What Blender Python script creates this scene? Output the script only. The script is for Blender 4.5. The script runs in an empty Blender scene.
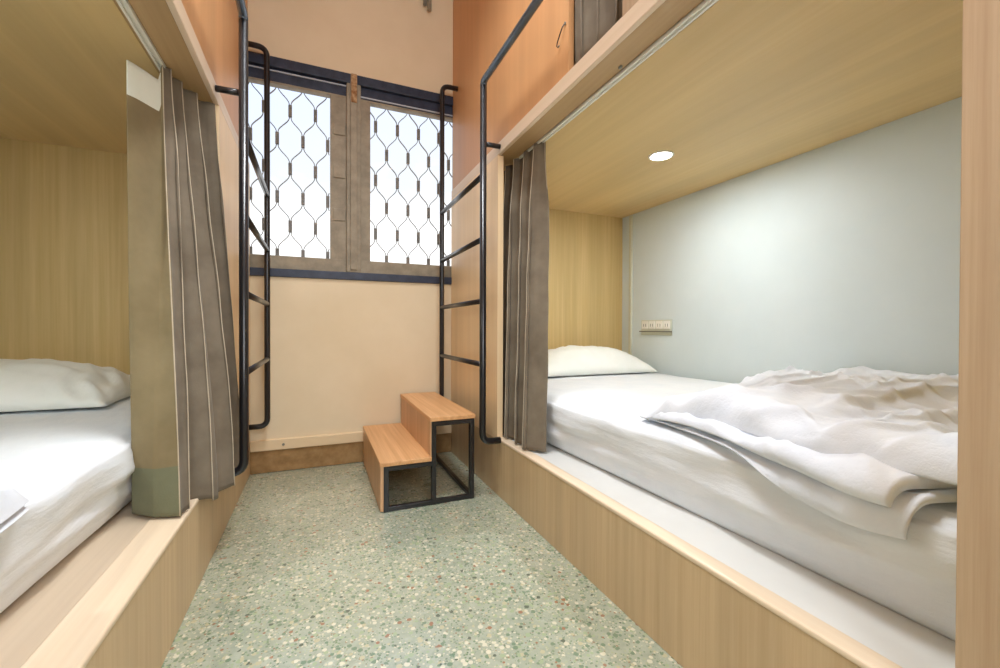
import bpy, bmesh, math, random
from mathutils import Vector, Matrix, noise
random.seed(7)
C = bpy.context.scene.collection
PI = math.pi

# ------------------------------------------------------------------ materials
def lin(c):
    return tuple(((v/255)/12.92 if v/255 <= .04045 else ((v/255+.055)/1.055)**2.4) for v in c) + (1,)

def new_mat(name, rough=.5, metal=0., spec=.5):
    m = bpy.data.materials.new(name); m.use_nodes = True
    nt = m.node_tree; b = nt.nodes['Principled BSDF']
    b.inputs['Roughness'].default_value = rough
    b.inputs['Metallic'].default_value = metal
    b.inputs['Specular IOR Level'].default_value = spec
    return m, nt, b

def mapping(nt, scale, kind='Object'):
    tc = nt.nodes.new('ShaderNodeTexCoord'); mp = nt.nodes.new('ShaderNodeMapping')
    mp.inputs['Scale'].default_value = scale
    nt.links.new(tc.outputs[kind], mp.inputs[0]); return mp.outputs[0]

def noise_node(nt, vec, scale, detail=4, rough=.6):
    n = nt.nodes.new('ShaderNodeTexNoise'); n.inputs['Scale'].default_value = scale
    n.inputs['Detail'].default_value = detail; n.inputs['Roughness'].default_value = rough
    nt.links.new(vec, n.inputs['Vector']); return n.outputs['Fac']

def ramp(nt, fac, stops, interp='LINEAR'):
    r = nt.nodes.new('ShaderNodeValToRGB'); cr = r.color_ramp; cr.interpolation = interp
    while len(cr.elements) > 1: cr.elements.remove(cr.elements[-1])
    cr.elements[0].position = stops[0][0]; cr.elements[0].color = stops[0][1]
    for p, c in stops[1:]:
        e = cr.elements.new(p); e.color = c
    nt.links.new(fac, r.inputs[0]); return r.outputs[0]

def mixc(nt, a, b, fac, mode='MIX'):
    m = nt.nodes.new('ShaderNodeMix'); m.data_type = 'RGBA'; m.blend_type = mode
    for s, v in ((m.inputs[6], a), (m.inputs[7], b), (m.inputs[0], fac)):
        if hasattr(v, 'links'): nt.links.new(v, s)
        else: s.default_value = v
    return m.outputs[2]

def bump(nt, b, h, strength, dist=.002):
    n = nt.nodes.new('ShaderNodeBump'); n.inputs['Strength'].default_value = strength
    n.inputs['Distance'].default_value = dist
    nt.links.new(h, n.inputs['Height']); nt.links.new(n.outputs[0], b.inputs['Normal'])

def wood(name, c1, c2, grain='Z', rough=.45, knots=False, contrast=1.):
    m, nt, b = new_mat(name, rough)
    s = {'Z': (60, 60, 1.3), 'Y': (60, 1.3, 60), 'X': (1.3, 60, 60)}[grain]
    v = mapping(nt, s)
    g = noise_node(nt, v, 1., 5, .65)
    s2 = {'Z': (9, 9, .5), 'Y': (9, .5, 9), 'X': (.5, 9, 9)}[grain]
    g2 = noise_node(nt, mapping(nt, s2), 1., 3, .5)
    col = ramp(nt, g, [(.5-.2/contrast, lin(c1)), (.5+.2/contrast, lin(c2))])
    dark = tuple(v*.86 for v in c1)
    col = mixc(nt, col, lin(dark), ramp(nt, g2, [(.35, (.35,)*3+(1,)), (.62, (0, 0, 0, 1))]))
    nt.links.new(col, b.inputs['Base Color'])
    bump(nt, b, g, .12, .001)
    return m

def paint(name, c1, c2, rough=.6, scale=2.5, bstr=.08):
    m, nt, b = new_mat(name, rough, spec=.3)
    v = mapping(nt, (1, 1, 1))
    n = noise_node(nt, v, scale, 5)
    nt.links.new(ramp(nt, n, [(.35, lin(c1)), (.65, lin(c2))]), b.inputs['Base Color'])
    bump(nt, b, noise_node(nt, v, 90, 3), bstr, .002)
    return m

def cloth(name, c1, c2, rough=.9, weave=900, wr=0., wscale=9, sheen=.2, aniso=(1,1,1)):
    m, nt, b = new_mat(name, rough, spec=.15)
    b.inputs['Sheen Weight'].default_value = sheen
    v = mapping(nt, (1, 1, 1)); va = mapping(nt, aniso)
    n = noise_node(nt, v, 6, 4)
    nt.links.new(ramp(nt, n, [(.35, lin(c1)), (.65, lin(c2))]), b.inputs['Base Color'])
    w = noise_node(nt, va, wscale, 5, .55)
    f = noise_node(nt, v, weave*.3, 2)
    ma = nt.nodes.new('ShaderNodeMath'); ma.operation = 'MULTIPLY_ADD'
    nt.links.new(f, ma.inputs[0]); ma.inputs[1].default_value = .04; 
    mb = nt.nodes.new('ShaderNodeMath'); mb.operation = 'MULTIPLY'; nt.links.new(w, mb.inputs[0]); mb.inputs[1].default_value = wr
    nt.links.new(mb.outputs[0], ma.inputs[2])
    bump(nt, b, ma.outputs[0], .6, .02)
    return m

M = {}
M['lam'] = wood('laminate_wood', (196, 166, 126), (214, 188, 148))
M['lam_head'] = wood('laminate_headboard', (206, 178, 118), (222, 196, 140))
M['lam_soffit'] = wood('laminate_soffit', (218, 186, 128), (226, 198, 144), 'Y', contrast=.6)
M['lam_light'] = wood('laminate_pale_panel', (242, 208, 160), (249, 222, 182), contrast=.7)
M['lam_near'] = wood('laminate_near_panel', (180, 152, 120), (200, 174, 142), contrast=1.2)
M['kerbtop'] = wood('kerb_top_wood', (226, 202, 172), (238, 220, 194), 'Y', rough=.35, contrast=.7)
M['orange'] = wood('orange_plywood', (204, 150, 100), (214, 162, 112), contrast=.5)
M['fascia'] = wood('fascia_wood', (226, 202, 172), (238, 218, 194), 'Y', contrast=.6)
M['strip'] = wood('underside_wood', (178, 146, 102), (198, 166, 122), 'Y', contrast=.6)
M['tread'] = wood('tread_wood', (206, 150, 96), (236, 186, 134), 'Y', contrast=1.1, rough=.4)
M['tread_side'] = wood('step_side_wood', (196, 152, 112), (220, 178, 138), 'Z')
M['wall_back'] = paint('back_wall_plaster', (224, 206, 174), (230, 213, 183))
M['wall_side'] = paint('side_wall_paint', (206, 218, 220), (213, 224, 226), .5, 1.5)
M['ceiling'] = paint('ceiling_paint', (222, 214, 202), (228, 220, 210))
M['ledge'] = paint('skirting_ledge_paint', (222, 198, 160), (230, 206, 170), .45)
M['skirt'] = paint('skirting_concrete', (140, 108, 68), (168, 134, 90), .7, 14, .3)
M['platform'] = paint('pale_painted_board', (218, 218, 214), (226, 226, 222), .4)
M['platform_wood'] = wood('platform_wood', (196, 176, 152), (210, 192, 168), 'Y', contrast=.6)
M['white_plastic'] = paint('white_plastic', (232, 230, 220), (238, 236, 228), .35, 2, .0)
M['ivory_plastic'] = paint('ivory_plastic', (205, 207, 190), (212, 214, 198), .4, 2, .0)
M['grey_plastic'] = paint('grey_plastic', (120, 120, 110), (132, 132, 122), .4, 2, .0)
M['frame_dark'] = paint('dark_window_steel', (44, 50, 66), (58, 64, 82), .4, 20, .2)
M['sash'] = paint('khaki_sash_steel', (136, 126, 108), (160, 148, 128), .5, 16, .3)  # khaki, lightened to hold the window flare in its colour
M['grille'] = paint('grille_iron', (112, 106, 100), (130, 124, 116), .5, 30, .1)
M['rust'] = paint('rusty_bar', (140, 98, 62), (196, 166, 128), .8, 45, .4)
M['alu'] = paint('pale_aluminium_strip', (190, 198, 210), (205, 212, 222), .35, 3, 0)
m, nt, b = new_mat('black_tube', .3, .0, .5); 
v = mapping(nt, (1, 1, 1)); nt.links.new(ramp(nt, noise_node(nt, v, 12), [(.3, lin((16, 16, 20))), (.7, lin((26, 25, 29)))]), b.inputs['Base Color']); b.inputs['Coat Weight'].default_value = .25; b.inputs['Coat Roughness'].default_value = .15
M['black'] = m
m, nt, b = new_mat('blue_grey_rail', .22, .55, .6)
v = mapping(nt, (1, 1, 1)); nt.links.new(ramp(nt, noise_node(nt, v, 9), [(.3, lin((84, 98, 114))), (.7, lin((104, 120, 136)))]), b.inputs['Base Color'])
M['rail_steel'] = m
M['void'] = paint('dark_void', (30, 24, 20), (38, 30, 24), .8)  # near-black colour for the shade in the upper berth opening
M['sheet'] = cloth('white_sheet', (226, 232, 238), (234, 238, 242), wr=.6, wscale=7, aniso=(2.2, .7, 3))
M['pillow'] = cloth('white_pillowcase', (238, 242, 236), (244, 246, 242), wr=.3, wscale=9)
M['duvet'] = cloth('white_duvet', (224, 231, 242), (232, 237, 245), wr=.7, wscale=11)
M['curtain'] = cloth('taupe_curtain', (108, 97, 82), (128, 117, 101), wr=.1, sheen=.1)
M['curtain_lit_flap'] = cloth('curtain_lit_flap', (128, 114, 84), (142, 128, 97), wr=.1, sheen=.1)  # lighter tan: light on the left leading flap put into the colour
M['curtain_hem'] = cloth('curtain_hem', (112, 114, 90), (124, 126, 102), wr=.1, sheen=.1)
M['tape'] = cloth('curtain_header_tape', (225, 232, 220), (235, 240, 230), wr=.05)
M['fold_line'] = cloth('pale_fold_line', (186, 172, 150), (204, 190, 168), wr=0)

# terrazzo
def terrazzo():
    m, nt, b = new_mat('green_terrazzo', .3, 0, .5)
    v = mapping(nt, (1, 1, 1))
    def vor(scale):
        n = nt.nodes.new('ShaderNodeTexVoronoi'); n.inputs['Scale'].default_value = scale
        nt.links.new(v, n.inputs['Vector']); return n
    base = ramp(nt, noise_node(nt, v, 30, 4), [(.3, lin((156, 166, 148))), (.7, lin((184, 190, 174)))])
    col = base
    for sc, cols, thr in ((150, [(0, (176, 184, 156)), (.3, (128, 150, 118)), (.55, (214, 208, 182)), (.8, (116, 134, 110)), (.93, (158, 134, 106))], .0050),
                          (78, [(0, (222, 218, 196)), (.28, (166, 182, 148)), (.5, (120, 144, 118)), (.72, (196, 190, 158)), (.9, (162, 120, 92)), (.95, (98, 108, 92))], .0066)):
        n = vor(sc)
        sep = nt.nodes.new('ShaderNodeSeparateColor'); nt.links.new(n.outputs['Color'], sep.inputs[0])
        cc = ramp(nt, sep.outputs[0], [(p, lin(c)) for p, c in cols], 'CONSTANT')
        # chip radius varies per cell
        mm = nt.nodes.new('ShaderNodeMath'); mm.operation = 'MULTIPLY_ADD'
        nt.links.new(sep.outputs[1], mm.inputs[0]); mm.inputs[1].default_value = .5; mm.inputs[2].default_value = .08
        lt = nt.nodes.new('ShaderNodeMath'); lt.operation = 'LESS_THAN'
        nt.links.new(n.outputs['Distance'], lt.inputs[0]); nt.links.new(mm.outputs[0], lt.inputs[1])
        col = mixc(nt, col, cc, lt.outputs[0])
    big = ramp(nt, noise_node(nt, v, 1.6, 3), [(.35, (.86, .86, .82, 1)), (.65, (1, 1, 1, 1))])
    col = mixc(nt, col, big, 1., 'MULTIPLY')
    nt.links.new(col, b.inputs['Base Color'])
    nt.links.new(ramp(nt, noise_node(nt, v, 5, 5), [(.3, (.22,)*3+(1,)), (.7, (.38,)*3+(1,))]), b.inputs['Roughness'])
    b.inputs['Coat Weight'].default_value = 1.; b.inputs['Coat Roughness'].default_value = .22; b.inputs['Coat IOR'].default_value = 1.8
    return m
M['terrazzo'] = terrazzo()

m, nt, b = new_mat('window_glass', .03, 0, .5)
nt.nodes.remove(b)
tr = nt.nodes.new('ShaderNodeBsdfTransparent'); gl = nt.nodes.new('ShaderNodeBsdfGlossy'); gl.inputs['Roughness'].default_value = .3
mx = nt.nodes.new('ShaderNodeMixShader'); fr = nt.nodes.new('ShaderNodeFresnel'); fr.inputs['IOR'].default_value = 1.12
nt.links.new(fr.outputs[0], mx.inputs[0]); nt.links.new(tr.outputs[0], mx.inputs[1]); nt.links.new(gl.outputs[0], mx.inputs[2])
nt.links.new(mx.outputs[0], nt.nodes['Material Output'].inputs[0])
M['glass'] = m
m, nt, b = new_mat('lamp_lens', .4)
b.inputs['Emission Color'].default_value = (1, .97, .9, 1); b.inputs['Emission Strength'].default_value = 30
M['lens'] = m

# ------------------------------------------------------------------ mesh helpers
class MB:
    def __init__(s): s.bm = bmesh.new()
    def box(s, x0, x1, y0, y1, z0, z1, bev=0., seg=2, mi=0):
        t = bmesh.new(); bmesh.ops.create_cube(t, size=1)
        for v in t.verts:
            v.co = Vector(((x0+x1)/2 + v.co.x*(x1-x0), (y0+y1)/2 + v.co.y*(y1-y0), (z0+z1)/2 + v.co.z*(z1-z0)))
        if bev: bmesh.ops.bevel(t, geom=t.edges[:], offset=bev, segments=seg, affect='EDGES', profile=.5)
        for f in t.faces: f.material_index = mi
        s.merge(t); return s
    def merge(s, t):
        me = bpy.data.meshes.new('tmp'); t.to_mesh(me); t.free(); s.bm.from_mesh(me); bpy.data.meshes.remove(me)
    def tube(s, pts, r, n=14, fillet=0., fseg=6, cap=True, flat=None):
        P = [Vector(p) for p in pts]
        if fillet:
            Q = [P[0]]
            for i in range(1, len(P)-1):
                a = (P[i-1]-P[i]); c = (P[i+1]-P[i]); la, lc = a.length, c.length; a.normalize(); c.normalize()
                d = min(fillet, la*.49, lc*.49)
                A, B_ = P[i]+a*d, P[i]+c*d
                for k in range(fseg+1):
                    t = k/fseg; Q.append(A*(1-t)**2 + P[i]*2*t*(1-t) + B_*t*t)
            Q.append(P[-1]); P = Q
        bm = s.bm; rings = []; up = None
        for i, p in enumerate(P):
            d = (P[min(i+1, len(P)-1)]-P[max(i-1, 0)]).normalized()
            if up is None:
                up = Vector((0, 0, 1)) if abs(d.z) < .9 else Vector((1, 0, 0))
                up = (up - d*up.dot(d)).normalized()
            else: up = (up - d*up.dot(d)).normalized()
            sd = d.cross(up)
            ring = []
            for k in range(n):
                an = 2*PI*k/n
                ru, rs = (r, r) if flat is None else flat
                ring.append(bm.verts.new(p + up*math.cos(an)*ru + sd*math.sin(an)*rs))
            rings.append(ring)
        for a, b_ in zip(rings, rings[1:]):
            for k in range(n): 
                f = bm.faces.new((a[k], a[(k+1) % n], b_[(k+1) % n], b_[k])); f.smooth = True
        if cap: bm.faces.new(rings[0][::-1]); bm.faces.new(rings[-1])
        return s
    def disc(s, c, r, h, n=40, axis='Z', r2=None):
        t = bmesh.new(); bmesh.ops.create_cone(t, cap_ends=True, segments=n, radius1=r, radius2=r if r2 is None else r2, depth=h)
        if axis == 'X': bmesh.ops.rotate(t, verts=t.verts, matrix=Matrix.Rotation(PI/2, 3, 'Y'))
        if axis == 'Y': bmesh.ops.rotate(t, verts=t.verts, matrix=Matrix.Rotation(PI/2, 3, 'X'))
        bmesh.ops.translate(t, verts=t.verts, vec=Vector(c)); s.merge(t); return s
    def ring(s, c, ro, ri, h, n=40):
        vs = []
        for rr, z in ((ro, 0), (ro, -h*.6), (ro-.004, -h), (ri+.003, -h), (ri, -h*.6), (ri, 0)):
            vs.append([s.bm.verts.new(Vector(c)+Vector((math.cos(2*PI*k/n)*rr, math.sin(2*PI*k/n)*rr, z))) for k in range(n)])
        m_ = len(vs)
        for i in range(m_):
            a, b_ = vs[i], vs[(i+1) % m_]
            for k in range(n): s.bm.faces.new((a[k], a[(k+1) % n], b_[(k+1) % n], b_[k]))
        return s
    def grid(s, fn, nu, nv, smooth=True, mi=None):
        g = [[s.bm.verts.new(fn(i/nu, j/nv)) for j in range(nv+1)] for i in range(nu+1)]
        for i in range(nu):
            for j in range(nv):
                f = s.bm.faces.new((g[i][j], g[i+1][j], g[i+1][j+1], g[i][j+1])); f.smooth = smooth
                if mi: f.material_index = mi((i+.5)/nu, (j+.5)/nv)
        return g
    def build(s, name, mats, parent=None, recalc=True):
        if recalc: bmesh.ops.recalc_face_normals(s.bm, faces=s.bm.faces[:])
        me = bpy.data.meshes.new(name); s.bm.to_mesh(me); s.bm.free()
        o = bpy.data.objects.new(name, me); C.objects.link(o)
        for mm in (mats if isinstance(mats, (list, tuple)) else [mats]): me.materials.append(mm)
        if parent:
            o.parent = parent
            # geometry is authored in world space: cancel the parents' offset
            off = Vector((0, 0, 0)); p = parent
            while p: off += p.location; p = p.parent
            o.location = -off
        return o

def thing(name, label, cat, loc=(0, 0, 0), group=None):
    o = bpy.data.objects.new(name, None); C.objects.link(o); o.location = loc; o.empty_display_size = .05
    o['label'] = label; o['category'] = cat
    if group: o['group'] = group
    return o
def tag(o, label, cat, group=None):
    o['label'] = label; o['category'] = cat
    if group: o['group'] = group
    return o
def struct(o): o['kind'] = 'structure'; return o
def plabel(o, t): o['label'] = t; return o

# ------------------------------------------------------------------ key dimensions (metres)
XR, XL = .792, -.338          # faces of the two bunks
XWR, XWL = 2.107, -1.65       # side walls
YB, YN = 2.66, -1.5           # back wall, wall behind
ZS, ZF, ZK, ZC = 1.628, 1.683, .276, 3.15
YO = 1.885                    # where the openings end
YH = 2.59                     # headboards
WX0, WX1, WZ0, WZ1 = -.405, .865, 1.08, 2.285

# ------------------------------------------------------------------ room shell
struct(MB().box(XWL-.1, XWR+.1, YN-.1, YB+.1, -.08, 0).build('floor', M['terrazzo']))
struct(MB().box(XWL-.1, XWR+.1, YN-.1, YB+.1, ZC, ZC+.08).build('ceiling', M['ceiling']))
struct(MB().box(XWR, XWR+.1, YN-.1, YB, 0, ZC).build('wall_right', M['wall_side']))
struct(MB().box(XWL-.1, XWL, YN-.1, YB, 0, ZC).build('wall_left', M['wall_side']))
struct(MB().box(XWL, XWR, YN-.1, YN, 0, ZC).build('wall_front', M['wall_back']))
w = MB()
w.box(XWL-.1, XWR+.1, YB, YB+.14, 0, WZ0); w.box(XWL-.1, XWR+.1, YB, YB+.14, WZ1, ZC)
w.box(XWL-.1, WX0, YB, YB+.14, WZ0, WZ1); w.box(WX1, XWR+.1, YB, YB+.14, WZ0, WZ1)
struct(w.build('wall_back', M['wall_back']))
struct(MB().box(XL+.001, XR-.001, YB-.012, YB+.002, .002, .124, .002).build('baseboard_back', M['skirt']))
struct(MB().box(XL+.001, XR-.001, YB-.022, YB+.002, .124, .182, .004).build('trim_1', M['ledge']))

# ------------------------------------------------------------------ window
win = bpy.data.objects.new('window_1', None); C.objects.link(win); win.location = (.23, YB, WZ0); struct(win)
f = MB()
f.box(WX0, WX1, YB-.012, YB+.10, WZ0, WZ0+.045, .003)
f.box(WX0, WX1, YB-.012, YB+.10, WZ1-.055, WZ1, .003)
f.box(WX0, WX0+.03, YB-.012, YB+.10, WZ0+.045, WZ1-.055, .003)
f.box(WX1-.03, WX1, YB-.012, YB+.10, WZ0+.045, WZ1-.055, .003)
f.box(.155, .235, YB-.010, YB+.10, WZ0+.045, WZ1-.055, .003, mi=1)
f.box(WX0+.03, WX1-.03, YB+.012, YB+.08, WZ1-.125, WZ1-.055, .003)
f.build('window_frame', [M['frame_dark'], M['sash']], win)
plabel(MB().box(.176, .214, YB-.022, YB-.010, WZ0+.06, WZ1-.004, .003).build('rusty_bar', [M['sash']], win), 'khaki cover strip over the mullion')
plabel(MB().box(.180, .212, YB-.026, YB-.016, WZ1-.17, WZ1-.004, .003).build('rust_patch', [M['rust']], win), 'rusty flaking top of the cover strip')
MB().box(WX0+.03, .155, YB+.004, YB+.012, WZ1-.071, WZ1-.066).box(.235, WX1-.03, YB+.004, YB+.012, WZ1-.118, WZ1-.112).build('weather_strip', M['alu'], win)
def make_sash(x0, x1, wl, wr):
    z0, z1 = WZ0+.045, WZ1-.125
    s = MB()
    s.box(x0, x1, YB+.010, YB+.05, z0, z0+.075, .003)
    s.box(x0, x1, YB+.010, YB+.05, z1-.012, z1, .002)
    s.box(x0, x0+wl, YB+.012, YB+.05, z0, z1, .003); s.box(x1-wr, x1, YB+.012, YB+.05, z0, z1, .003)
    for zz in (z0+.30, z0+.55, z0+.8): s.box(x1-wr*.8, x1-.006, YB+.006, YB+.014, zz, zz+.07, .002)
    so = s.build('sash', M['sash'], win)
    MB().box(x0+wl*.5, x1-wr*.5, YB+.040, YB+.044, z0+.04, z1-.005).build('pane', M['glass'], so)
    return so
make_sash(WX0+.03, .155, .022, .088)
make_sash(.235, WX1-.03, .056, .022)
# ornamental grille: wavy flat strands clamped alternately to their neighbours
def make_grille(x0, x1, xoff, z0, z1, label):
    g = MB(); cl = MB(); px, pz = .133, .165
    yg = YB+.075
    nrow = int((z1-z0)/pz)+3
    zr = [2.04 - pz*(k-1) for k in range(nrow)]
    k0 = int(math.floor((x0-xoff)/px))-1; k1 = int(math.ceil((x1-x0)/px))+k0+3
    for k in range(k0, k1):
        for side in (0, 1):
            # two strands per clamp column: they meet at row parity and swing half a pitch away on the other rows
            pts = []
            for ri, z in enumerate(zr):
                even = (ri % 2 == 1)
                xcl = xoff + k*px + (.0045 if side else -.0045) if even else xoff + k*px + (px/2-.0045 if side else -px/2+.0045)
                for dz in (.040, -.040): pts.append((xcl, z+dz))
            sm = []
            for a, b_ in zip(pts, pts[1:]):
                if abs(a[0]-b_[0]) < 1e-6: sm.append(a); continue
                for q in range(7):
                    t = q/7.; e = t*t*(3-2*t); e = .08*t+.92*e
                    sm.append((a[0]+(b_[0]-a[0])*e, a[1]+(b_[1]-a[1])*t))
            seg = []
            for x, z in sm:
                if x0 <= x <= x1 and z0 <= z <= z1: seg.append((x, yg, z))
                else:
                    if len(seg) > 2: g.tube(seg, .003, 6, flat=(.0025, .0072))
                    seg = []
            if len(seg) > 2: g.tube(seg, .003, 6, flat=(.0025, .0072))
        for ri, z in enumerate(zr):
            xx = xoff + k*px + (0 if ri % 2 == 1 else px/2)
            if x0+.004 < xx < x1-.004 and z0+.02 < z < z1-.02:
                cl.box(xx-.0095, xx+.0095, yg-.008, yg+.008, z-.034, z+.034, .002)
    o = g.build('grille', M['grille'], win, recalc=True); plabel(o, label)
    cl.build('clamps', M['grille'], o)
make_grille(WX0+.035, .07, -.145, WZ0+.09, WZ1-.12, 'wavy iron security grille in the left half of the window')
make_grille(.288, WX1-.035, .462, WZ0+.09, WZ1-.12, 'wavy iron security grille in the right half of the window')

# ------------------------------------------------------------------ bunks
def bunk(side, label):
    s = 1 if side == 'R' else -1
    xf = XR if side == 'R' else XL
    xw = XWR if side == 'R' else XWL
    yn = .285 if side == 'R' else -.30
    X = lambda d: xf + s*d                                  # d = metres in from the face
    def B(mb, d0, d1, *a, **k): mb.box(min(X(d0), X(d1)), max(X(d0), X(d1)), *a, **k); return mb
    W = abs(xw-xf)
    t = thing('bunk_bed', label, 'bunk bed', (X(.3), 1.2, 0))
    # lower front board with rounded cap
    B(MB(), 0, .03, YN+.002, YB-.003, .001, ZK-.012).build('front_board', M['lam'], t)
    cw = .045 if side == 'R' else .085  # left cap widened in pale wood to stand for a reflected light strip
    B(MB(), -.002, cw, yn, YO+.001, ZK-.014, ZK, bev=.005, seg=3).build('front_board_cap', M['kerbtop'], t)
    B(MB(), cw, W-.002, yn, YH, ZK-.02, ZK-.003).build('bed_platform', M['platform'] if side == 'R' else M['platform_wood'], t)
    # closed side panel between the opening and the back wall (the ladder is fixed to it)
    B(MB(), 0, .03, YO, YB-.003, ZK-.012, ZS, bev=.0015).build('side_panel', M['lam_light'], t)
    B(MB(), 0, .03, YN+.002, yn, ZK-.012, ZS+.04, bev=.0015).build('near_panel', M['lam_near'], t)
    B(MB(), .03, W-.002, YH, YH+.02, ZK-.02, ZS, bev=0).build('headboard', M['lam_head'], t)
    B(MB(), .03, W-.002, yn-.02, yn, ZK-.02, ZS, bev=0).build('foot_panel', M['lam_head'], t)
    # upper deck, its underside and the front fascia
    B(MB(), .14, W-.002, YN+.002, YB-.003, ZS, ZF-.005).build('upper_deck', M['lam_soffit'], t)
    B(MB(), 0, .018, YN+.002, YB-.003, ZS, ZF, bev=.003).build('upper_front_rail', M['fascia'], t)
    B(MB(), .018, .14, YN+.002, YB-.003, ZS+.001, ZF-.002).build('underside_strip', M['strip'], t)
    # curtain track under the deck
    r = MB(); y0, y1 = yn+.01, YO-.015
    B(r, .105, .111, y0, y1, ZS-.010, ZS+.001); B(r, .121, .127, y0, y1, ZS-.010, ZS+.001); B(r, .105, .127, y0, y1, ZS-.002, ZS+.0005)
    tr_ = r.build('curtain_track', M['white_plastic'], t)
    k = MB(); B(k, .083, .092, 1.09, 1.102, ZS-.008, ZS+.001, bev=.002); k.build('track_stop', M['grey_plastic'], tr_)
    # upper storey front
    if side == 'R':
        B(MB(), .008, .03, 1.275, YB-.003, ZF-.002, ZC-.003).build('upper_panel', M['orange'], t)
        plabel(B(MB(), .0, .03, YN+.002, .98, ZF-.002, ZC-.003).build('upper_near_panel', M['lam_near'], t), 'light wood panel in front of the upper berth')
        B(MB(), .30, .31, .95, 1.30, ZF-.002, ZC-.003).build('upper_berth_shade', M['void'], t)  # dark sheet painted as the shade inside the upper berth
    else:
        B(MB(), .008, .03, YN+.002, YB-.003, ZF-.002, ZC-.003).build('upper_panel', M['orange'], t)
    return t
bunk('R', 'built-in pale wood bunk on the right, a white-walled lower berth with a glowing downlight')
bunk('L', 'built-in pale wood bunk on the left, with yellowish wood panelling inside its lower berth')

# ------------------------------------------------------------------ ladders
def ladder(side, label):
    s = 1 if side == 'R' else -1
    xf = XR if side == 'R' else XL
    xa = xf - s*.09
    y0, y1 = (1.845, 2.555) if side == 'R' else (1.80, 2.585)
    r = .0155
    t = thing('bunk_ladder', label, 'ladder', (xa, (y0+y1)/2, .27), 'wall-mounted bunk ladders' if False else None)
    zr = 1.92
    MB().tube([(xf-s*.002, y0, .272), (xa, y0, .272), (xa, y0, zr)], r, 16, fillet=.055).build('stile', M['black'], t)
    MB().tube([(xf-s*.002, y1, .272), (xa, y1, .272), (xa, y1, 2.285), (xf+s*.006, y1, 2.285)], r*.92, 16, fillet=.055).build('stile', M['black'], t)
    for z in (.63, .925, 1.212, 1.505):
        MB().tube([(xa, y0+.006, z), (xa, y1-.006, z)], .0125, 14).build('rung', M['black'], t)
    MB().tube([(xf-s*.002, y0+.012, 1.655), (xa, y0+.012, 1.655)], .0115, 12).build('bracket', M['black'], t)
    MB().tube([(xa, y0, zr-.004), (xa, y0-.004, zr+.012), (xa, y0-.03, zr+.016), (xa, .32, zr+.016), (xa, .28, zr+.012), (xa, .27, zr-.02), (xf-s*.0, .27, zr-.04)], r, 16, fillet=.012).build('guard_rail', M['rail_steel'], t)
    return t
ladder('R', 'black tubular steel ladder on the right bunk, rising behind the wooden step stool')
ladder('L', 'black tubular steel ladder on the left bunk, beside the olive-brown curtain')

# ------------------------------------------------------------------ step stool
st = thing('step_stool', 'two-level wooden step stool on a black steel frame, in front of the right ladder', 'step stool', (.47, 2.26, 0))
sx0, sx1, sx2, sy0, sy1, zl, zh = .248, .470, .676, 1.883, 2.635, .219, .397
plabel(MB().box(sx0-.003, sx1+.002, sy0-.004, sy1, zl-.020, zl, .003).build('tread', M['tread'], st), 'lower wooden tread')
plabel(MB().box(sx1-.006, sx2+.004, sy0-.004, sy1, zh-.020, zh, .003).build('tread', M['tread'], st), 'upper wooden tread')
MB().box(sx0, sx0+.014, sy0+.004, sy1-.004, .004, zl-.020, .0015).build('side_board', M['tread_side'], st)
MB().box(sx1-.003, sx1+.011, sy0+.004, sy1-.004, zl+.0005, zh-.020, .0015).build('riser_board', M['tread_side'], st)
fr = MB(); q = .011
def bar(p0, p1):
    q = .011 if abs(p0[2]-p1[2]) > .01 else .0102
    fr.box(min(p0[0], p1[0])-q, max(p0[0], p1[0])+q, min(p0[1], p1[1])-q, max(p0[1], p1[1])+q, min(p0[2], p1[2])-q, max(p0[2], p1[2])+q, .002, 1)
for yy in (sy0+q, sy1-q-.004):
    xa, xb, xc = sx0+.014+q, sx1+q+.002, sx2-q
    bar((xa, yy, q), (xa, yy, zl-.020-q)); bar((xb, yy, q), (xb, yy, zh-.020-q)); bar((xc, yy, q), (xc, yy, zh-.020-q))
    bar((xa, yy, q), (xc, yy, q)); bar((xa, yy, zl-.020-q-.001), (xb, yy, zl-.020-q-.001)); bar((xb, yy, zh-.020-q-.001), (xc, yy, zh-.020-q-.001))
for xx, zz in ((xa, q), (xc, q), (xb, zh-.03), (xc, zh-.03), (xa, zl-.03)): bar((xx, sy0+q, zz), (xx, sy1-q-.004, zz))
fr.build('steel_frame', M['black'], st)

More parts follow.
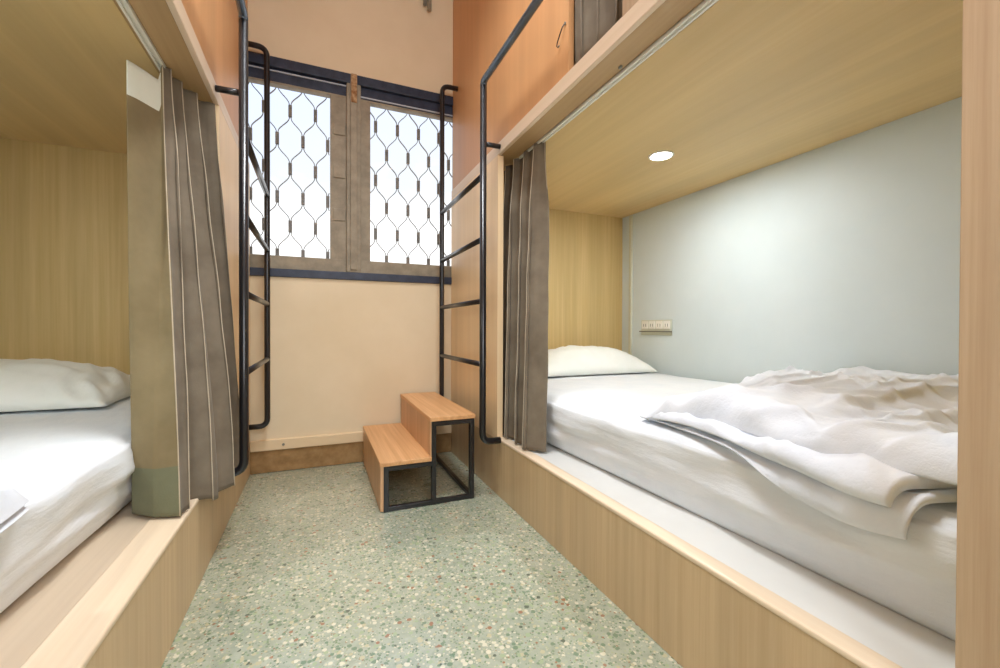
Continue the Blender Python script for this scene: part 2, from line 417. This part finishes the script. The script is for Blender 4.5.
# ------------------------------------------------------------------ bedding
def nz(x, y, z, s): return noise.noise(Vector((x*s, y*s, z*s)))
def rounded_box(fn, x0, x1, y0, y1, z0, z1, r, nx, ny, nzv):
    """closed box grid; every surface point goes through fn for sag and wrinkles"""
    bm = bmesh.new(); bmesh.ops.create_cube(bm, size=1)
    t = bmesh.new()
    idx = {}
    def vert(p):
        k = tuple(round(c, 5) for c in p)
        if k not in idx:
            q = Vector(p)
            c = Vector((min(max(q.x, x0+r), x1-r), min(max(q.y, y0+r), y1-r), min(max(q.z, z0+r), z1-r)))
            d = q-c
            if d.length > 1e-9: q2 = c + d.normalized()*r if d.length > r*.999 else q
            else: q2 = q
            idx[k] = t.verts.new(fn(q2, (d.normalized() if d.length > 1e-9 else Vector((0, 0, 0)))))
        return idx[k]
    def face(P, na, nb):
        for i in range(na):
            for j in range(nb):
                f_ = t.faces.new([vert(P(a, b_)) for a, b_ in ((i/na, j/nb), ((i+1)/na, j/nb), ((i+1)/na, (j+1)/nb), (i/na, (j+1)/nb))]); f_.smooth = True
    L = lambda a, b_, u: a+(b_-a)*u
    def sp(u, n):  # denser near edges
        return u
    for z in (z0, z1): face(lambda u, v: (L(x0, x1, u), L(y0, y1, v), z), nx, ny)
    for y in (y0, y1): face(lambda u, v: (L(x0, x1, u), y, L(z0, z1, v)), nx, nzv)
    for x in (x0, x1): face(lambda u, v: (x, L(y0, y1, u), L(z0, z1, v)), ny, nzv)
    bm.free(); return t

def mattress(side, label):
    s = 1 if side == 'R' else -1
    if side == 'R': x0, x1, y0, y1 = .930, XWR-.020, .30, YH-.004
    else: x0, x1, y0, y1 = XWL+.006, -.484, -.27, YH-.004
    z0, z1 = ZK-.002, .505
    def fn(q, d):
        p = q.copy()
        front = max(0, min(1, 1-abs((q.x-(x0 if s > 0 else x1)))/.06))
        zt = (q.z-z0)/(z1-z0)
        # horizontal ripples of the loose sheet on the front face, tucked in below
        w_ = (.014*nz(q.x*0, q.y*1.1, q.z*9+3, 1.6) + .007*nz(0, q.y*3, q.z*22, 1.4) + .010*nz(2, q.y*2.2+q.z*5, q.z*4-q.y*1.2, 2.))*math.sin(PI*min(1, max(0, zt)))*1.6
        p.x -= s*front*w_
        p.x += s*front*(1-zt)*(.02 + .035*max(0, min(1, (1.6-q.y)/.8)))
        p.x -= s*front*.02*math.sin(PI*zt)
        if d.z > .5 or zt > .9:
            p.z += .004*nz(q.x, q.y*.8, 0, 5) + .0025*nz(q.x*2.2, q.y*.7, 5, 7)
            # soft edge dips toward the aisle
            e = abs(q.x-(x0 if s > 0 else x1)); p.z -= .012*math.exp(-e/.07)
        return p
    t = rounded_box(fn, x0, x1, y0, y1, z0, z1, .035, 40, 110, 18)
    mb = MB(); mb.merge(t)
    for f_ in mb.bm.faces: f_.smooth = True
    o = mb.build('mattress', M['sheet']); tag(o, label, 'mattress'); return o
mattress('R', 'mattress in a white fitted sheet, in the right bunk beneath the crumpled duvet')
mattress('L', 'mattress in a white fitted sheet, in the left bunk behind the olive-brown curtain')

def pillow(x0, x1, y0, y1, z0, h, label, open_end=0, seed=0, tilt=0.):
    cx, cy = (x0+x1)/2, (y0+y1)/2; a, b_ = (x1-x0)/2, (y1-y0)/2
    mb = MB()
    def surf(top):
        def fn(u, v):
            uu, vv = u*2-1, v*2-1
            prof = max(0, (1-abs(uu)**2.6))**.55 * max(0, (1-abs(vv)**2.4))**.6
            sx = 1-.10*(vv*vv)*0 - .06*(1-abs(vv)**2)*0
            px = cx + a*uu*(1-.05*(1-vv*vv)*abs(uu)**3*0 - .045*abs(vv)**2*0) ; py = cy + b_*vv*(1-.07*(1-abs(uu)))
            px += .02*uu*(abs(vv)**3); 
            wr = (.010*nz(px*1.2, py*3, seed, 5) + .006*nz(px*5, py*2, seed+9, 6))*min(1, prof*3)
            if open_end: 
                e = max(0, (uu*open_end-.55)/.45); wr += .016*math.sin(px*70+py*30+3*nz(px, py, 2, 8))*e*min(1, prof*4)
            z = (h*prof+wr if top else -.012*prof)
            return Vector((px, py, z0 + .013 + z + tilt*(py-y0)*.5*(1)))
        return fn
    g1 = mb.grid(surf(True), 60, 44); g2 = mb.grid(surf(False), 60, 44)
    bmesh.ops.remove_doubles(mb.bm, verts=mb.bm.verts[:], dist=.0004)
    o = mb.build('pillow', M['pillow']); tag(o, label, 'pillow'); return o
pillow(1.18, 2.04, 2.165, 2.565, .505, .165, 'plump white pillow on the right bunk, against the wood headboard', 0, 3)
pillow(-1.56, -.705, 1.93, 2.52, .505, .155, 'wide white pillow with a crumpled open end on the left bunk', 1, 8)

def smooth01(t): t = max(0, min(1, t)); return t*t*(3-2*t)
# duvet: two puffy folded layers draped over the mattress edge
def drape(d, zb, xf, r):
    """d = distance inward from the fold line; returns (x, z, nx, nz) of the draped mid-surface"""
    if d >= 0: return xf+d, zb, 0., 1.
    a = -d/r
    if a < PI/2: return xf-r*math.sin(a), zb-r+r*math.cos(a), -math.sin(a), math.cos(a)
    return xf-r, zb-r-(-d-r*PI/2), -1., 0.
def duvet_right():
    mb = MB()
    def layer(nu, nv, over, yend, ynear, zb, xf, r, thick, amp, seed, rim_w):
        def co_(u, v, top):
            yy0, yy1 = ynear(u), yend(u); y = yy0 + (yy1-yy0)*v
            ov = over(y); L = XWR-.03-xf+ov
            uu = u**1.25; sdist = uu*L; d = sdist-ov
            x, z, nx, nz_ = drape(d, zb, xf, r)
            he = min(1, (1-v)*(yy1-yy0)/(.20+.25*u)); z -= (zb-.512)*(1-he)**2
            eu = min(1, sdist/rim_w); ev = min(1, (1-v)*(yy1-yy0)/(rim_w*1.25))
            rim = max(.0, 1-(1-eu)**2.4)**.5 * max(.0, 1-(1-ev)**2.4)**.5
            sx, sy = x+.0, y
            q_ = sy*.97+sx*.30; wx = sx + .12*nz(sx, sy, seed+90, 2.3)
            w1 = nz(sx*.9+sy*.25, sy*1.0-sx*.3, seed, 3.0)
            w2 = nz(q_*2.3+.25*nz(sx, sy, seed+70, 2.5), (wx-sy*.4)*.55, seed+4, 3.4)
            n3 = nz(q_*2.2+.3*nz(sx, sy, seed+75, 2.8), (wx-sy)*.5, seed+20, 4.2); cr1 = math.exp(-(n3*6)**2)
            n4 = nz((wx*.9-sy*.6)*2.0, q_*.6, seed+33, 4.0); cr2 = math.exp(-(n4*7)**2)
            w3 = nz(wx*2.0, q_*4.0, seed+7, 5.)
            wr = amp*(.036*w1 + .032*w2 + .013*cr1 + .011*cr2 + .010*w3) + (.007*nz(0, y*6, seed+81, 2.2)+.005*nz(z*3, y*11, seed+85, 2.))*(1-smooth01(d/.10))*min(1, sdist/.03+.3)
            h = max(.004, thick*rim*((.62-.42*u)+(.38+.42*u)*smooth01((1-v)*1.7)+.3*nz(sx, sy, seed+60, 2.)) + wr*rim) if top else -.001
            inx = .010*nz(y*2.2, z*4, seed+8, 3)*(1-eu)
            return Vector((x+nx*h+inx, y + .03*nz(x*3, 0, seed+2, 2)*(1-ev), z+nz_*h))
        g1 = mb.grid(lambda u, v: co_(u, v, True), nu, nv); g2 = mb.grid(lambda u, v: co_(u, v, False), nu, nv)
        for i in range(nu):
            for j in (0, nv): mb.bm.faces.new((g1[i][j], g1[i+1][j], g2[i+1][j], g2[i][j])).smooth = True
        for j in range(nv):
            for i in (0, nu): mb.bm.faces.new((g1[i][j], g1[i][j+1], g2[i][j+1], g2[i][j])).smooth = True
    # lowest layer hangs over the mattress edge, longest near the foot end
    layer(120, 120, lambda y: -.02+.10*smooth01((.86-y)/.30)+.012*math.sin(y*17), lambda u: 1.09+.38*u**1.1, lambda u: .385-.07*smooth01(u*3), .512, .938, .035, .016, .5, 3.1, .03)
    layer(140, 130, lambda y: -.03+.072*smooth01((.92-y)/.34)+.010*math.sin(y*14+2), lambda u: 1.07+.38*u**1.1, lambda u: .40-.08*smooth01(u*3), .530, .925, .035, .022, .6, 6.3, .035)
    # puffy upper layer
    layer(230, 210, lambda y: -.045+.045*smooth01((.95-y)/.4)+.010*math.sin(y*12+1), lambda u: 1.06+.46*u**1.15+.02*math.sin(u*17), lambda u: .315, .552, .925, .04, .068, 1., 11.7, .075)
    o = mb.build('duvet', M['duvet']); tag(o, 'crumpled white duvet folded in layers on the right bunk mattress', 'duvet'); return o
duvet_right()

def duvet_left():
    mb = MB()
    def top(u, v):
        x = -1.60 + 1.130*u + .012*math.sin(v*9); yend = 1.03 + .02*math.sin(u*11) - .10*(1-u)*0
        y = -.22 + (yend+.22)*v
        eu = min(1, (1-u)*1.1/.07); ev = min(1, (1-v)*1.1/.08)
        rim = (max(0, 1-(1-eu)**2)**.5)*(max(0, 1-(1-ev)**2)**.5)
        wr = .03*nz(x, y, 2, 4) + .022*nz(x*2.5, y*3, 5, 5)
        return Vector((x, y, .512 + rim*(.055+wr*1.3) - max(0, x+.485)*.9))
    def bot(u, v):
        p = top(u, v); return Vector((p.x, p.y, .511 - max(0, p.x+.50)*.9))
    g1 = mb.grid(top, 90, 90); g2 = mb.grid(bot, 90, 90)
    bmesh.ops.remove_doubles(mb.bm, verts=mb.bm.verts[:], dist=.0002)
    for i in range(90):
        for a_, b_ in (((i, 0), (i+1, 0)),):
            try: mb.bm.faces.new((g1[a_[0]][0], g1[b_[0]][0], g2[b_[0]][0], g2[a_[0]][0]))
            except Exception: pass
    o = mb.build('duvet', M['duvet']); tag(o, 'rumpled corner of a white duvet on the left bunk mattress, at the frame edge', 'duvet'); return o
duvet_left()

# ------------------------------------------------------------------ curtains
def poly(P, t):
    """point and unit tangent (in plan) at arc fraction t of a polyline"""
    P = [Vector(p) for p in P]; L = [(b_-a).length for a, b_ in zip(P, P[1:])]; d = t*sum(L)
    for k, l in enumerate(L):
        if d <= l or k == len(L)-1: return P[k].lerp(P[k+1], min(1, d/l)), k
        d -= l
def curtain(name, top, bot, label, n=5.5, amp=(.020, .030, .034), u0=0., ph=0., nu=220, nv=80, mi=None, mats=None, seed=0, side=1, omega=.55, flap=None, thick=.0022):
    """hanging cloth: base line from top path to bottom path plus rounded omega folds; u < u0 is a flat leading flap"""
    def fn(u, v):
        e = .55*v + .45*smooth01(v)
        if flap and u < u0:
            t = u/u0
            a = poly(flap[0], t)[0]; b_ = poly(flap[1], t)[0]
            p = a.lerp(b_, e); p.z = a.z+(b_.z-a.z)*v
            bow = .012*math.sin(PI*t*2+.6)*math.sin(PI*min(1, .15+v))
            p.y -= bow; return p
        t = (u-u0)/(1-u0)
        a = poly(top, t)[0]; b_ = poly(bot, t)[0]
        p = a.lerp(b_, e); p.z = a.z+(b_.z-a.z)*v
        ta = (poly(top, min(1, t+.02))[0]-poly(top, max(0, t-.02))[0]).lerp(poly(bot, min(1, t+.02))[0]-poly(bot, max(0, t-.02))[0], e)
        ta.z = 0; ta.normalize(); no = Vector((-ta.y, ta.x, 0))*side
        th = 2*PI*n*(t + .020*nz(t*3.2, v*.9, seed, 1.6)*min(1, v*3)) + ph
        A = (amp[0]+(amp[1]-amp[0])*smooth01(v*4)) if v < .25 else amp[1]+(amp[2]-amp[1])*(v-.25)/.75
        A *= (.85+.45*nz(int(th/(2*PI))*1.7, v*.8, seed+3, 1.))
        if flap: A *= smooth01(t*8)
        c = math.sin(th); c2 = math.copysign(abs(c)**.8, c)
        p += no*A*c2 + ta*omega*A*math.sin(2*th)*min(1, .2+v*3)
        p += no*.004*nz(u*9, v*5, seed+11, 1.5)*min(1, v*4)
        return p
    mb = MB(); mb.grid(fn, nu, nv, mi=mi)
    o = mb.build(name, mats or [M['curtain']], recalc=False)
    md = o.modifiers.new('thickness', 'SOLIDIFY'); md.thickness = thick; md.offset = 0
    tag(o, label, 'curtain')
    return o, fn
def fold_lines(fn, us, off, parent):  # thin pale lines laid along the fold ridges
    for uu in us:
        sm = MB(); sm.tube([fn(uu, k/60)+Vector(off) for k in range(61)], .0015, 6)
        sm.build('pale_line', M['fold_line'], parent)
ZT = ZS-.004
# right lower curtain
cr, fR = curtain('curtain', [(.893, 2.06, ZT), (.903, 1.648, ZT)], [(.852, 2.00, .283), (.838, 1.565, .283)],
    'dark taupe curtain gathered at the end of the right lower berth, left of the bed', n=4.25, amp=(.017, .034, .040), seed=2.3, side=1, ph=.4)
fold_lines(fR, (.165, .40, .635, .87, .985), (-.0022, -.001, 0), cr)
# left lower curtain: a flat leading flap with white header tape, then deep folds spilling over the front board
def miL(u, v):
    if u < .25:
        if v < .075 and u < .20: return 1
        if v > .905: return 2
        return 3
    return 0
flL = ([(-.492, 1.520, ZT-.075), (-.452, 1.625, ZT-.062), (-.448, 1.655, ZT)], [(-.472, 1.480, .285), (-.41, 1.43, .284), (-.346, 1.412, .283)])
cl_, fL = curtain('curtain', [(-.448, 1.655, ZT), (-.432, 1.76, ZT), (-.385, 1.845, ZT-.003), (-.352, 1.868, ZT-.006)],
    [(-.346, 1.412, .283), (-.372, 1.52, .284), (-.300, 1.62, .25), (-.291, 1.78, .24), (-.288, 1.925, .238)],
    'olive-brown curtain with white header tape at the left lower berth, spilling over its front board',
    n=3.4, amp=(.016, .027, .025), u0=.25, seed=9.1, side=-1, mats=[M['curtain'], M['tape'], M['curtain_hem'], M['curtain_lit_flap']], mi=miL, flap=flL, nu=240, nv=90, ph=-.3)
fold_lines(fL, (.246, .32, .54, .76), (.002, -.002, 0), cl_)
# right upper curtain
cu, fU = curtain('curtain', [(.822, 1.268, ZC-.02), (.836, .99, ZC-.02)], [(.822, 1.268, ZF+.016), (.836, .99, ZF+.016)],
    'taupe curtain in the upper berth opening of the right bunk, bottom hem showing', n=3.25, amp=(.022, .024, .026), seed=5, side=1, nu=140, nv=50)
fold_lines(fU, (.12, .39, .66), (-.002, -.002, 0), cu)

# ------------------------------------------------------------------ small fittings
def downlight(x, y, label):
    t = thing('downlight', label, 'light', (x, y, ZS))
    MB().ring((x, y, ZS), .058, .047, .006).build('trim_ring', M['white_plastic'], t)
    MB().disc((x, y, ZS-.003), .047, .003).build('lens', M['lens'], t)
    l = bpy.data.lights.new('downlight_lamp', 'AREA'); l.shape = 'DISK'; l.size = .075
    o = bpy.data.objects.new('lamp', l); C.objects.link(o); o.parent = t; o.location = (0, 0, -.012)
    return l
lR = downlight(1.51, 1.58, 'small round recessed downlight glowing in the ceiling of the right lower berth')
lR.energy = 9; lR.color = (.97, .99, 1)
lL = downlight(-1.05, 1.05, 'round recessed downlight in the ceiling of the left lower berth')
lL.energy = 4.4; lL.color = (.95, 1, .97)

po = thing('power_outlet', 'pale multi-socket power outlet on the wall above the right pillow', 'power outlet', (XWR, 2.235, .80))
MB().box(XWR-.010, XWR, 2.095, 2.375, .755, .858, .003).build('faceplate', M['ivory_plastic'], po)
for y0 in (2.105, 2.172, 2.239, 2.306): 
    m_ = MB().box(XWR-.014, XWR-.009, y0, y0+.058, .798, .850, .002).build('socket_module', M['white_plastic'], po)
    MB().box(XWR-.0155, XWR-.0135, y0+.016, y0+.020, .812, .832).box(XWR-.0155, XWR-.0135, y0+.036, y0+.040, .812, .832).build('slots', M['grey_plastic'], m_)
MB().box(XWR-.024, XWR-.009, 2.09, 2.38, .776, .784, .002).build('lower_lip', M['grey_plastic'], po)
tag(MB().box(XWR-.016, XWR, 2.475, 2.502, ZK, ZS-.003, .003).build('cable_trunking', M['ivory_plastic']), 'narrow vertical white cable trunking in the far corner of the right berth', 'cable cover')

hk = thing('wire_hook', 'small dark wire hook on the orange panel left of the upper curtain', 'hook', (.80, 1.32, 1.86))
MB().tube([(.797, 1.298, 1.868), (.792, 1.303, 1.86), (.789, 1.318, 1.838), (.789, 1.332, 1.822), (.790, 1.338, 1.812), (.793, 1.334, 1.806), (.795, 1.328, 1.812)], .0022, 8).build('wire', M['black'], hk)
MB().disc((.7985, 1.296, 1.870), .005, .004, 16, 'X').build('screw_head', M['grey_plastic'], hk)
pp = thing('pipe_stub', 'pair of short dark pipe ends hanging in front of the back wall top', 'pipe', (.63, 2.6, 2.8))
MB().tube([(.612, 2.63, ZC), (.612, 2.63, 2.80)], .011, 12).build('thin_pipe', M['grey_plastic'], pp)
MB().tube([(.640, 2.63, ZC), (.640, 2.63, 2.775)], .013, 12).build('thick_pipe', M['sash'], pp)
tag(MB().disc((.275, YB-.024, .152), .008, .004, 16, 'Y').build('screw_cap', M['rust']) if False else MB().disc((-.175, YB-.0235, .152), .007, .003, 16, 'Y').build('screw_cap', M['grey_plastic']), 'small dark screw cap in the ledge above the skirting, near the left bunk', 'screw')

cl = thing('unseen_ceiling_light', 'unseen round opal ceiling light, added to brighten the aisle', 'light', (.2, 1.2, ZC))  # out-of-view fixture added to go with the ceiling fill
MB().disc((.2, 1.2, ZC-.02), .17, .04, 48).build('light_base', M['white_plastic'], cl)
MB().disc((.2, 1.2, ZC-.055), .15, .03, 48, r2=.16).build('diffuser', M['white_plastic'], cl)

# ------------------------------------------------------------------ lights
def area(name, loc, rot, sx, sy, e, col):
    l = bpy.data.lights.new(name, 'AREA'); l.shape = 'RECTANGLE'; l.size = sx; l.size_y = sy; l.energy = e; l.color = col
    o = bpy.data.objects.new(name, l); C.objects.link(o); o.location = loc; o.rotation_euler = rot; return o
cl_fill = area('ceiling_fill', (.22, 1.25, ZC-.10), (0, 0, 0), .4, 1.0, 19, (.92, .96, 1)); cl_fill.data.spread = math.radians(105)  # added overhead fill, spread narrowed to keep the upper wall dim
area('aisle_fill', (.22, -1.2, 1.9), (math.radians(72), 0, 0), .9, 1.4, 38, (.86, .93, 1))  # added fill light behind the camera, not a fixture of the room
po_ = area('window_portal', (.23, YB+.12, (WZ0+WZ1)/2), (math.radians(-90), 0, 0), 1.27, 1.2, 1, (1, 1, 1)); po_.data.cycles.is_portal = True

wd = bpy.data.worlds.new('sky'); bpy.context.scene.world = wd; wd.use_nodes = True
nt = wd.node_tree; bg = nt.nodes['Background']
tc = nt.nodes.new('ShaderNodeTexCoord'); sep = nt.nodes.new('ShaderNodeSeparateXYZ'); nt.links.new(tc.outputs['Generated'], sep.inputs[0])
ns = noise_node(nt, mapping(nt, (1, 1, 2), 'Generated'), 3.5, 4)
ad = nt.nodes.new('ShaderNodeMath'); ad.operation = 'MULTIPLY_ADD'; nt.links.new(ns, ad.inputs[0]); ad.inputs[1].default_value = .35; nt.links.new(sep.outputs[2], ad.inputs[2])
nt.links.new(ramp(nt, ad.outputs[0], [(.0, (.68, .67, .66, 1)), (.40, (.66, .67, .67, 1)), (.50, (.46, .49, .53, 1)), (.9, (.4, .5, .75, 1))]), bg.inputs[0])
bg.inputs[1].default_value = 1.9

# ------------------------------------------------------------------ camera
cam = bpy.data.cameras.new('camera'); co = bpy.data.objects.new('camera', cam); C.objects.link(co)
cam.sensor_width = 36; cam.lens = 426.5/1000*36; cam.clip_start = .02
cam.shift_y = -(334-331.46)/1000
yaw, pitch, roll = math.radians(23.14), math.radians(-.46), math.radians(.175)
f_ = Vector((math.sin(yaw)*math.cos(pitch), math.cos(yaw)*math.cos(pitch), math.sin(pitch)))
rt = Vector((math.cos(yaw), -math.sin(yaw), 0)); up = rt.cross(f_)
r2 = rt*math.cos(roll)+up*math.sin(roll); u2 = r2.cross(f_)
mt = Matrix((r2, u2, -f_)).transposed().to_4x4(); mt.translation = Vector((0, 0, .8))
co.matrix_world = mt
sc = bpy.context.scene; sc.camera = co
sc.view_settings.view_transform = 'Standard'; sc.view_settings.look = 'None'; sc.view_settings.exposure = .15
sc.cycles.max_bounces = 10; sc.cycles.diffuse_bounces = 6; sc.cycles.transparent_max_bounces = 12
